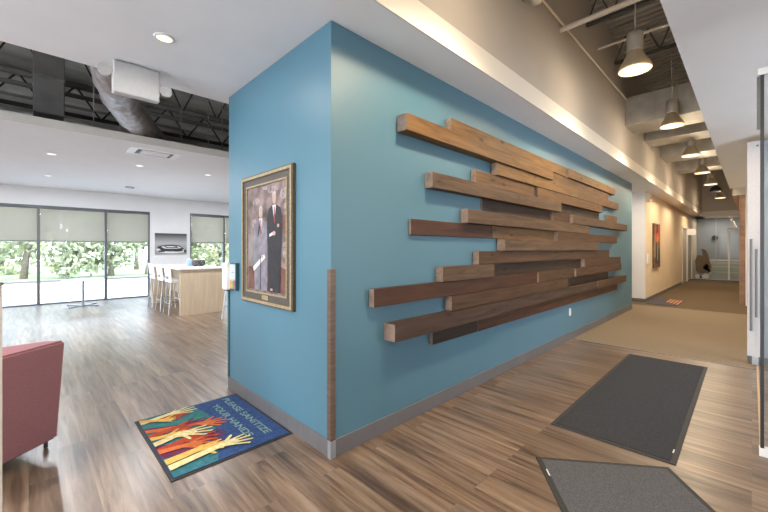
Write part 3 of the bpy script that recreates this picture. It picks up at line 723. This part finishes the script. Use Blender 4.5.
# ------------------------------------------------------------------ plenum behind the dark ceiling opening
pts = [(0.5, 4.4, 3.8), (0.67, 5.0, 3.41), (0.82, 5.6, 3.4), (1.07, 6.3, 3.41), (1.43, 7.2, 3.5), (1.75, 8.0, 3.55)]
fine = []
for a, b in zip(pts, pts[1:]):
    for k in range(8): fine.append(Vector(a).lerp(Vector(b), k/8))
fine.append(Vector(pts[-1]))
cc = MB(); cc.tube([(p.x, p.y, p.z) for p in fine], .15, 20, rf=lambda i: .185+.010*math.sin(i*2.2)+.006*math.sin(i*.9))
tag(cc.build('flexible_duct', mat('foil duct jacket', (.36, .33, .32), .45, .45, noise=((14, 14, 14), .3), bump=.9)), 'crinkled silver flexible air duct curving through the dark ceiling opening', 'air duct')
t = thing('air_duct', 'dusty dark rectangular duct hanging in the opening at the left', 'air duct', (.2, 7.1, 3.3))
MB().box(-.16, .17, -.1, .4, .12, 1.95, bev=.01).build('duct_body', M['ductdk'], t)
MB().box(-.17, .18, -.11, .41, .62, .65).box(-.17, .18, -.11, .41, 1.1, 1.13).build('joint_band', M['alu'], t)
MB().box(-.10, -.01, -.104, -.10, 1.0, 1.06).build('sticker', M['printW'], t)
MB().box(.03, .12, -.104, -.10, 1.3, 1.36).build('sticker', M['printW'], t)
def truss(y, label, z0=3.75, z1=4.65):
    t = thing('roof_joist', label, 'roof joist', (-2.5, y, z0), group='steel bar joists in the dark opening')
    MB().box(0, 9.5, -.03, .03, 0, .05).build('bottom_chord', M['joist'], t)
    MB().box(0, 9.5, -.03, .03, z1-z0-.05, z1-z0).build('top_chord', M['joist'], t)
    w = MB(); n = 14
    for k in range(n):
        x0 = 9.5*k/n; x1 = 9.5*(k+1)/n
        w.cyl((x0, 0, .02), ((x0+x1)/2, 0, z1-z0-.03), .014, n=6); w.cyl(((x0+x1)/2, 0, z1-z0-.03), (x1, 0, .02), .014, n=6)
    w.build('web', M['joist'], t)
truss(7.9, 'black steel bar joist crossing the dark ceiling opening, lower one', 3.70, 4.25)
truss(8.2, 'black steel bar joist crossing the dark ceiling opening, upper one', 4.30, 5.1)
for z, r, lb in [(3.95, .035, 'long thin dark pipe across the opening, lower'), (4.12, .05, 'long thin dark pipe across the opening, upper')]:
    tag(MB().cyl((-4, 7.6, z), (9, 7.6, z), r).build('service_pipe', M['ductdk']), lb, 'pipe')
for x in (.70, 1.02, 1.9, 2.35, 2.6):
    tag(MB().cyl((x, 7.0, 3.26), (x, 7.0, 5.3), .006, n=6).build('hanger_wire', M['cable']), 'thin pale hanger wire in the dark ceiling opening', 'wire', 'hanger wires in the dark opening')
for z0_, z1_, lb in [(3.35, 3.75, 'grey cloth wrapped beam low in the opening'), (4.0, 4.3, 'grey cloth wrapped beam high in the opening')]:
    tag(MB().box(-5, 12, 8.30, 8.48, z0_, z1_, bev=.01).build('wrapped_beam', mat('dusty beam '+lb[-3:], (.58, .55, .50), .9, noise=((3, 3, 6), .25))), lb, 'beam')

# ------------------------------------------------------------------ corridor slot: ducts, pipes, pendants
def slotduct(x0, x1, z0, z1, y0, label):
    t = thing('air_duct', label, 'air duct', (x0, y0, z0), group='ducts crossing above the corridor')
    MB().box(0, x1-x0, RX+.0-y0, SY-.002-y0, 0, z1-z0, bev=.006).build('duct_body', M['galv'], t)
    for yy in (.62, .95, 1.3):
        MB().box(-.012, x1-x0+.012, yy-y0-.012, yy-y0+.012, -.012, z1-z0+.012).build('seam', M['galv'], t)
slotduct(8.4, 9.2, 3.93, 4.48, RX, 'galvanised duct crossing the corridor slot nearest the camera')
slotduct(10.2, 10.9, 4.00, 4.40, RX, 'galvanised duct crossing the slot, second one down the corridor')
slotduct(12.3, 13.2, 4.00, 4.45, RX, 'galvanised duct crossing the slot, third one down the corridor')
slotduct(15.0, 15.8, 4.05, 4.45, RX, 'galvanised duct crossing the slot, fourth one down the corridor')
tag(MB().cyl((4.96, SY, 4.36), (4.96, RX, 4.36), .032).build('sprinkler_pipe', M['pipe']), 'cream pipe crossing the corridor slot in front of first pendant', 'pipe')
tag(MB().cyl((6.6, SY, 4.75), (6.6, RX, 4.75), .02).build('sprinkler_pipe', M['pipe']), 'thin pipe crossing the slot beyond the first pendant', 'pipe')
tag(MB().cyl((-2, SY-.025, 4.43), (8.38, SY-.025, 4.43), .016).build('wall_conduit', M['pipe']), 'thin painted conduit running along the high greige wall', 'pipe')
tag(MB().cyl((-2, .70, 4.9), (20, .70, 4.9), .022).build('ceiling_conduit', M['pipe']), 'thin conduit running lengthwise under the steel deck', 'pipe')
tag(MB().cyl((-2, .55, 4.7), (20, .55, 4.7), .03).build('ceiling_conduit', M['ductdk']), 'dark pipe running lengthwise beside the slot edge', 'pipe')
for x, lb in [(6.0, 'dark steel joist under the deck nearest the first pendant'), (7.6, 'dark steel joist just before the nearest duct'), (11.6, 'dark steel joist behind the second duct'), (14.0, 'dark steel joist behind the third duct'), (17, 'dark steel joist behind the fourth duct'), (19, 'dark steel joist nearest the corridor end')]:
    t = thing('roof_joist', lb, 'roof joist', (x, 1.09, 4.85), group='joists over the corridor slot')
    MB().box(-.03, .03, -.665, .66, 0, .04).build('bottom_chord', M['joist'], t)
    w = MB()
    for k in range(4): w.cyl((0, -.66+.33*k, .02), (0, -.66+.33*k+.165, .44), .012, n=6); w.cyl((0, -.66+.33*k+.165, .44), (0, -.66+.33*(k+1), .02), .012, n=6)
    w.build('web', M['joist'], t)
t = thing('fire_sprinkler', 'sprinkler cross fitting on pipes above the second pendant', 'sprinkler', (7.0, .70, 4.9))
MB().cyl((0, 0, -.06), (0, 0, .04), .03).cyl((-.06, 0, 0), (.06, 0, 0), .035).build('fitting', M['pipe'], t)
MB().cyl((0, 0, -.08), (0, 0, -.06), .045).build('deflector', M['steel'], t)
# high wall fixture at the top of the picture
t = thing('wall_fixture', 'rounded grey fixture high on the wall cut by the top edge', 'light fixture', (3.80, SY, 4.10))
MB().sphere((0, -.12, .16), .2, (1.1, .55, .75)).build('dome', M['galv'], t)
MB().box(-.06, .06, -.05, -.001, .1, .25).build('wall_bracket', M['galv'], t)

def pendant(x, y, label, power, dark=False, z=3.66):
    t = thing('pendant_light', label, 'pendant light', (x, y, z), group='high bay pendants along the corridor'); t.scale = (.84, .84, 1)
    if not dark:
        MB().lathe([(.098, .22), (.102, .24), (.102, .42), (.09, .45), (.02, .46)], n=24).build('ballast_housing', M['galv'], t)
        MB().lathe([(.205, .0), (.21, .01), (.185, .06), (.14, .13), (.10, .20), (.095, .22)], n=32).build('reflector', M['reflector'], t)
        MB().lathe([(.20, -.002), (.13, -.008), (.001, -.01)], n=32).build('lens', M['lens'], t)
        MB().tube([(0, 0, .46), (.01, 0, .8), (-.01, .01, 1.2), (0, 0, 5.3-z)], .008, 6).build('cable', M['cable'], t)
        l = bpy.data.lights.new('pendant_lamp', 'POINT'); l.energy = power; l.color = WARM; l.shadow_soft_size = .10
        o = bpy.data.objects.new('pendant_lamp', l); col.objects.link(o); o.location = (0, 0, -.12); o.parent = t
        l.energy = power*.09
        l = bpy.data.lights.new('pendant_beam', 'SPOT'); l.energy = power; l.color = WARM; l.shadow_soft_size = .12; l.spot_size = 2.62; l.spot_blend = .5
        o = bpy.data.objects.new('pendant_beam', l); col.objects.link(o); o.location = (0, 0, -.03); o.parent = t
    else:
        MB().lathe([(.20, .0), (.205, .01), (.19, .09), (.13, .17), (.05, .21), (.03, .26)], n=28).build('dome_shade', M['black'], t)
        MB().lathe([(.18, .012), (.1, .008), (.001, .006)], n=24).build('lens', M['cable'], t)
        MB().cyl((0, 0, .26), (0, 0, 5.3-z), .008, n=6).build('cable', M['cable'], t)
PP = 240
pendant(5.22, .99, 'lit silver pendant nearest the camera, high above the boards', PP)
pendant(8.06, .985, 'lit silver pendant just below the nearest crossing duct', PP)
pendant(10.93, .99, 'lit pendant, third from the camera along the corridor', PP)
pendant(13.65, .99, 'lit pendant, fourth from the camera along the corridor', PP*1.0)
pendant(16.3, .97, 'lit pendant, fifth from the camera before the black dome', PP*1.0)
pendant(18.4, .96, 'unlit black dome pendant near the corridor end', 0, True)
pendant(20.9, .94, 'lit pendant furthest down the corridor', PP*1.0)
pendant(2.40, .99, 'lit pendant above the photographed frame', PP)
pendant(-.4, .99, 'lit pendant above and behind the photographed frame', PP)

# ------------------------------------------------------------------ corridor items
t = thing('exit_strobe', 'white and red alarm strobe on the corridor wall corner', 'alarm', (12.75, WY, 2.88))
MB().box(-.16, .16, -.08, -.001, 0, .22, bev=.01).build('housing', M['plastic'], t)
MB().box(-.10, .10, -.084, -.08, .04, .10).build('red_lens', mat('alarm red', (.55, .08, .05), .4), t)
t = thing('thermostat', 'white control box at the start of the corridor wall', 'thermostat', (12.72, WY, 1.08))
MB().box(-.14, .14, -.04, -.001, 0, .28, bev=.01).build('housing', M['plastic'], t)
t = thing('wall_painting', 'tall narrow abstract canvas in red, black and cream on the corridor wall', 'picture', (13.45, WY, .92))
c = MB(); c.box(0, 1.0, -.05, -.001, 0, 1.36, 0)
for i, (a0, a1, b0, b1, mi) in enumerate([(.1, .9, .9, 1.3, 1), (.3, .7, 1.05, 1.36, 2), (.2, .5, .1, .8, 2), (.5, .6, .2, .95, 3), (.65, .95, .05, .6, 2), (.05, .18, .3, 1.0, 3), (.3, .8, .78, .98, 4)]):
    y = -.0503-.0003*i
    c.poly([(a0, y, b0), (a1, y, b0+.05), (a1-.04, y, b1), ((a0+a1)/2, y, min(1.36, b1+.04)), (a0+.03, y, b1-.06)], mi)
c.build('canvas', [mat('art umber', (.16, .09, .05), .6, noise=(6, .4)), mat('art red', (.50, .07, .03), .6), mat('art black', (.03, .03, .03), .6), mat('art cream', (.55, .45, .3), .6), mat('art orange', (.6, .2, .05), .6)], t)
# small mats on corridor carpet
t = thing('floor_mat', 'small dark mat with orange stripes on the corridor carpet', 'mat', (12.9, 1.72, 0))
MB().box(-.8, .8, -.35, .33, 0, .01, bev=.003).build('mat_pile', mat('dark grey pile', (.05, .05, .07), .95, noise=(30, .3)), t)
c = MB()
for k in range(4): c.prism([(-.55+.12*k, -.33+.085*k, .0102), (.55+.05*k, -.33+.085*k, .0102), (.50+.05*k, -.28+.085*k, .0102), (-.45+.12*k, -.28+.085*k, .0102)], (0, 0, .0012))
c.build('stripe_pattern', mat('orange stripes', (.42, .17, .05), .9), t)
downlight(25.0, 1.2, 'added fill downlight in the room behind the corridor end glass', 22, M['lensc'], COOL)  # lamp added to lighten the dark end room
downlight(11.6, 2.9, 'added unseen downlight in the side opening beyond the teal wall', 9, M['lensw'], COOL)  # unseen lamp added to brighten the white alcove wall
# hall doors on the corridor left wall
for i, x in enumerate([20.1, 21.9]):
    t = struct(thing('door_%d' % (i+1), '', '', (x, WY+.02, 0))); del t['label']; del t['category']
    MB().box(.08, 1.72, 0, .05, 0, 2.42).build('door_leaf', mat('grey door paint %d' % i, (.36, .35, .33), .5), t)
    f = MB(); f.box(0, .08, -.04, .06, 0, 2.5); f.box(1.72, 1.8, -.04, .06, 0, 2.5); f.box(.08, 1.72, -.04, .06, 2.42, 2.5)
    f.build('door_frame', M['plastic'], t)
    h = MB().cyl((.2, -.06, 1.0), (.35, -.06, 1.0), .012, n=8).cyl((.2, -.06, 1), (.2, 0, 1), .012, n=8); h.build('door_handle', M['steel'], t)
t = thing('projecting_sign', 'small white sign projecting from the corridor wall by doors', 'sign', (22.0, WY-.02, 2.15))
MB().box(-.02, .02, -.28, 0, 0, .28, bev=.004).build('sign_plate', M['plastic'], t)

# glass partition at the corridor end with frosted graphics
t = thing('glass_partition', 'glass partition with frosted bands and brown animal graphic at corridor end', 'glass partition', (23.9, 0.24, 0))
MB().box(0, .012, .0, 1.87, .05, 3.14).build('glass_pane', glass('low sheen glass', (.95, .97, .97), .005), t)
MB().box(-.03, .04, 0, 1.87, 0, .05).build('bottom_rail', M['alu'], t)
MB().box(-.01, .02, .98, 1.0, .05, 3.14).build('glass_joint', M['alu'], t)
f = MB(); f.box(-.05, .05, .02, .10, .05, 2.50); f.box(-.05, .05, .50, .56, .05, 2.50); f.box(-.05, .05, .10, .50, 2.44, 2.50); f.build('door_frame', M['plastic'], t)
frost = mesh_shade('frosted film', (.50, .58, .55), .75)
c = MB()
for z0_, z1_ in [(.06, .36), (.40, .62), (.66, .80), (.85, .93), (.98, 1.02)]: c.box(-.004, -.001, .10, 1.18, z0_, z1_)
c.build('frosted_band', frost, t)
def yy(px): return (2.007-.0365*(px-695)) - .24
def zz_(py_): return 1.5 - (py_-249)*.0478
def G(pts): return [(-.006, yy(a), zz_(b)) for a, b in pts]
c = MB()
c.prism(G([(697, 256), (700, 255.5), (703, 256), (702.5, 251), (701, 250), (703, 248.5), (706, 250), (708.5, 255), (710, 261), (712, 267), (711, 272), (707, 275), (704, 274), (699, 274), (696, 272), (695, 262)]), (.004, 0, 0))
c.build('brown_graphic', mat('brown window film', (.16, .12, .08), .7), t)
c = MB()
for q in ([(703, 268), (707, 264), (710, 267), (706, 271)], [(695, 276), (699, 275), (700, 279), (696, 280)], [(702, 277), (706, 273), (709, 276), (708, 280), (703, 281)], [(708, 268), (712, 272), (711, 275), (707, 271)]):
    c.prism(G(q), (.003, 0, 0))
c.build('white_graphic', mat('white window film', (.62, .64, .60), .6), t)
t = thing('wall_clock', 'small round dark wall clock seen through the corridor end glass', 'clock', (25.95, 1.38, 2.09))
MB().cyl((0, 0, 0), (-.04, 0, 0), .13, n=24).build('clock_case', M['black'], t)
t = thing('reception_desk', 'pale grey desk behind the frosted glass at the corridor end', 'desk', (25.2, 1.0, 0))
MB().box(-.3, .3, -.7, .7, 0, .9, bev=.01).build('desk_body', M['post'], t); MB().box(-.35, .35, -.75, .75, .9, .94, bev=.006).build('desk_top', M['tabletop'], t)

# ------------------------------------------------------------------ glass entry at the right
t = thing('entry_door', 'white edged entry door leaf with long steel pull handles', 'door', (6.74, 0, 0))
MB().box(0, .05, -.085, .045, .10, 2.905, bev=.004).build('door_stile', mat('warm white door edge', (.55, .52, .51), .5), t)
MB().box(.01, .04, -.225, -.085, .10, 2.90).build('frosted_glass', mesh_shade('door film', (.42, .46, .50), .8), t)
MB().box(.0, .05, -.225, .045, .02, .10, bev=.004).build('bottom_rail', M['mull'], t)
MB().box(-.03, .05, -.06, .0, .0, .10).build('pivot', M['alu'], t)
MB().cyl((-.002, -.05, 2.84), (-.012, -.05, 2.84), .012, n=12).build('screw_cap', M['mull'], t)
for yk, z0_, z1_ in ((.008, .44, 1.63), (-.040, .62, 1.5)):
    h = MB().cyl((-.07, yk, z0_), (-.07, yk, z1_), .013, n=12)
    for zk in (z0_+.14, z1_-.14): h.cyl((-.07, yk, zk), (0, yk, zk), .009, n=8)
    h.build('pull_handle', mat('satin handle %.2f' % z0_, (.22, .21, .20), .4, .6), t)
t = thing('glass_screen', 'clear glass screen with dark edge post and white rails at the right edge', 'glass partition', (3.80, 0, 0))
MB().box(.0, .012, -1.9, -.055, .06, 2.76).build('glass_pane', M['glass'], t)
MB().box(-.02, .03, -.062, -.042, .06, 2.76, bev=.002).build('edge_post', M['black'], t)
MB().box(-.025, .035, -1.9, -.036, 0, .06, bev=.003).build('bottom_rail', M['plastic'], t)
MB().box(-.025, .035, -1.9, -.030, 2.76, 2.81, bev=.003).build('top_rail', M['plastic'], t)
MB().box(.01, .04, -.045, -.025, 2.38, 2.76, bev=.002).build('track_bracket', M['mull'], t)
struct(MB().box(3.84, 6.70, -.058, -.040, 0, .006).build('trim_11', mat('tan threshold strip', (.45, .30, .16), .5)))

# ------------------------------------------------------------------ light
w = bpy.data.worlds.new('World'); sc.world = w; w.use_nodes = True; nt = w.node_tree; bg = nt.nodes['Background']
tc = nt.nodes.new('ShaderNodeTexCoord'); sp = nt.nodes.new('ShaderNodeSeparateXYZ'); rp = nt.nodes.new('ShaderNodeValToRGB')
nt.links.new(tc.outputs['Generated'], sp.inputs[0]); nt.links.new(sp.outputs['Z'], rp.inputs[0]); nt.links.new(rp.outputs[0], bg.inputs[0])
e = rp.color_ramp.elements; e[0].position = 0; e[0].color = (.82, .91, 1, 1); e[1].position = .7; e[1].color = (.55, .74, 1, 1)
bg.inputs[1].default_value = 10.0
s = bpy.data.lights.new('sun', 'SUN'); s.energy = 3.0; s.angle = .02; s.color = (1, .95, .86)
so = bpy.data.objects.new('sun', s); col.objects.link(so)
so.rotation_euler = Vector((.25, .55, -1)).to_track_quat('-Z', 'Y').to_euler()

# ------------------------------------------------------------------ camera
cam = bpy.data.cameras.new('camera'); co = bpy.data.objects.new('camera', cam); col.objects.link(co)
co.location = (0, 0, 1.5); co.rotation_euler = (PI/2, 0, -math.atan2(.7007, .7134))
cam.sensor_width = 36; cam.lens = 361.4/768*36; cam.shift_y = -7/768; cam.clip_start = .05; cam.clip_end = 200
sc.camera = co
vs = sc.view_settings; vs.view_transform = 'Standard'; vs.look = 'None'; vs.gamma = 1; vs.use_curve_mapping = False
vs.exposure = 0.25
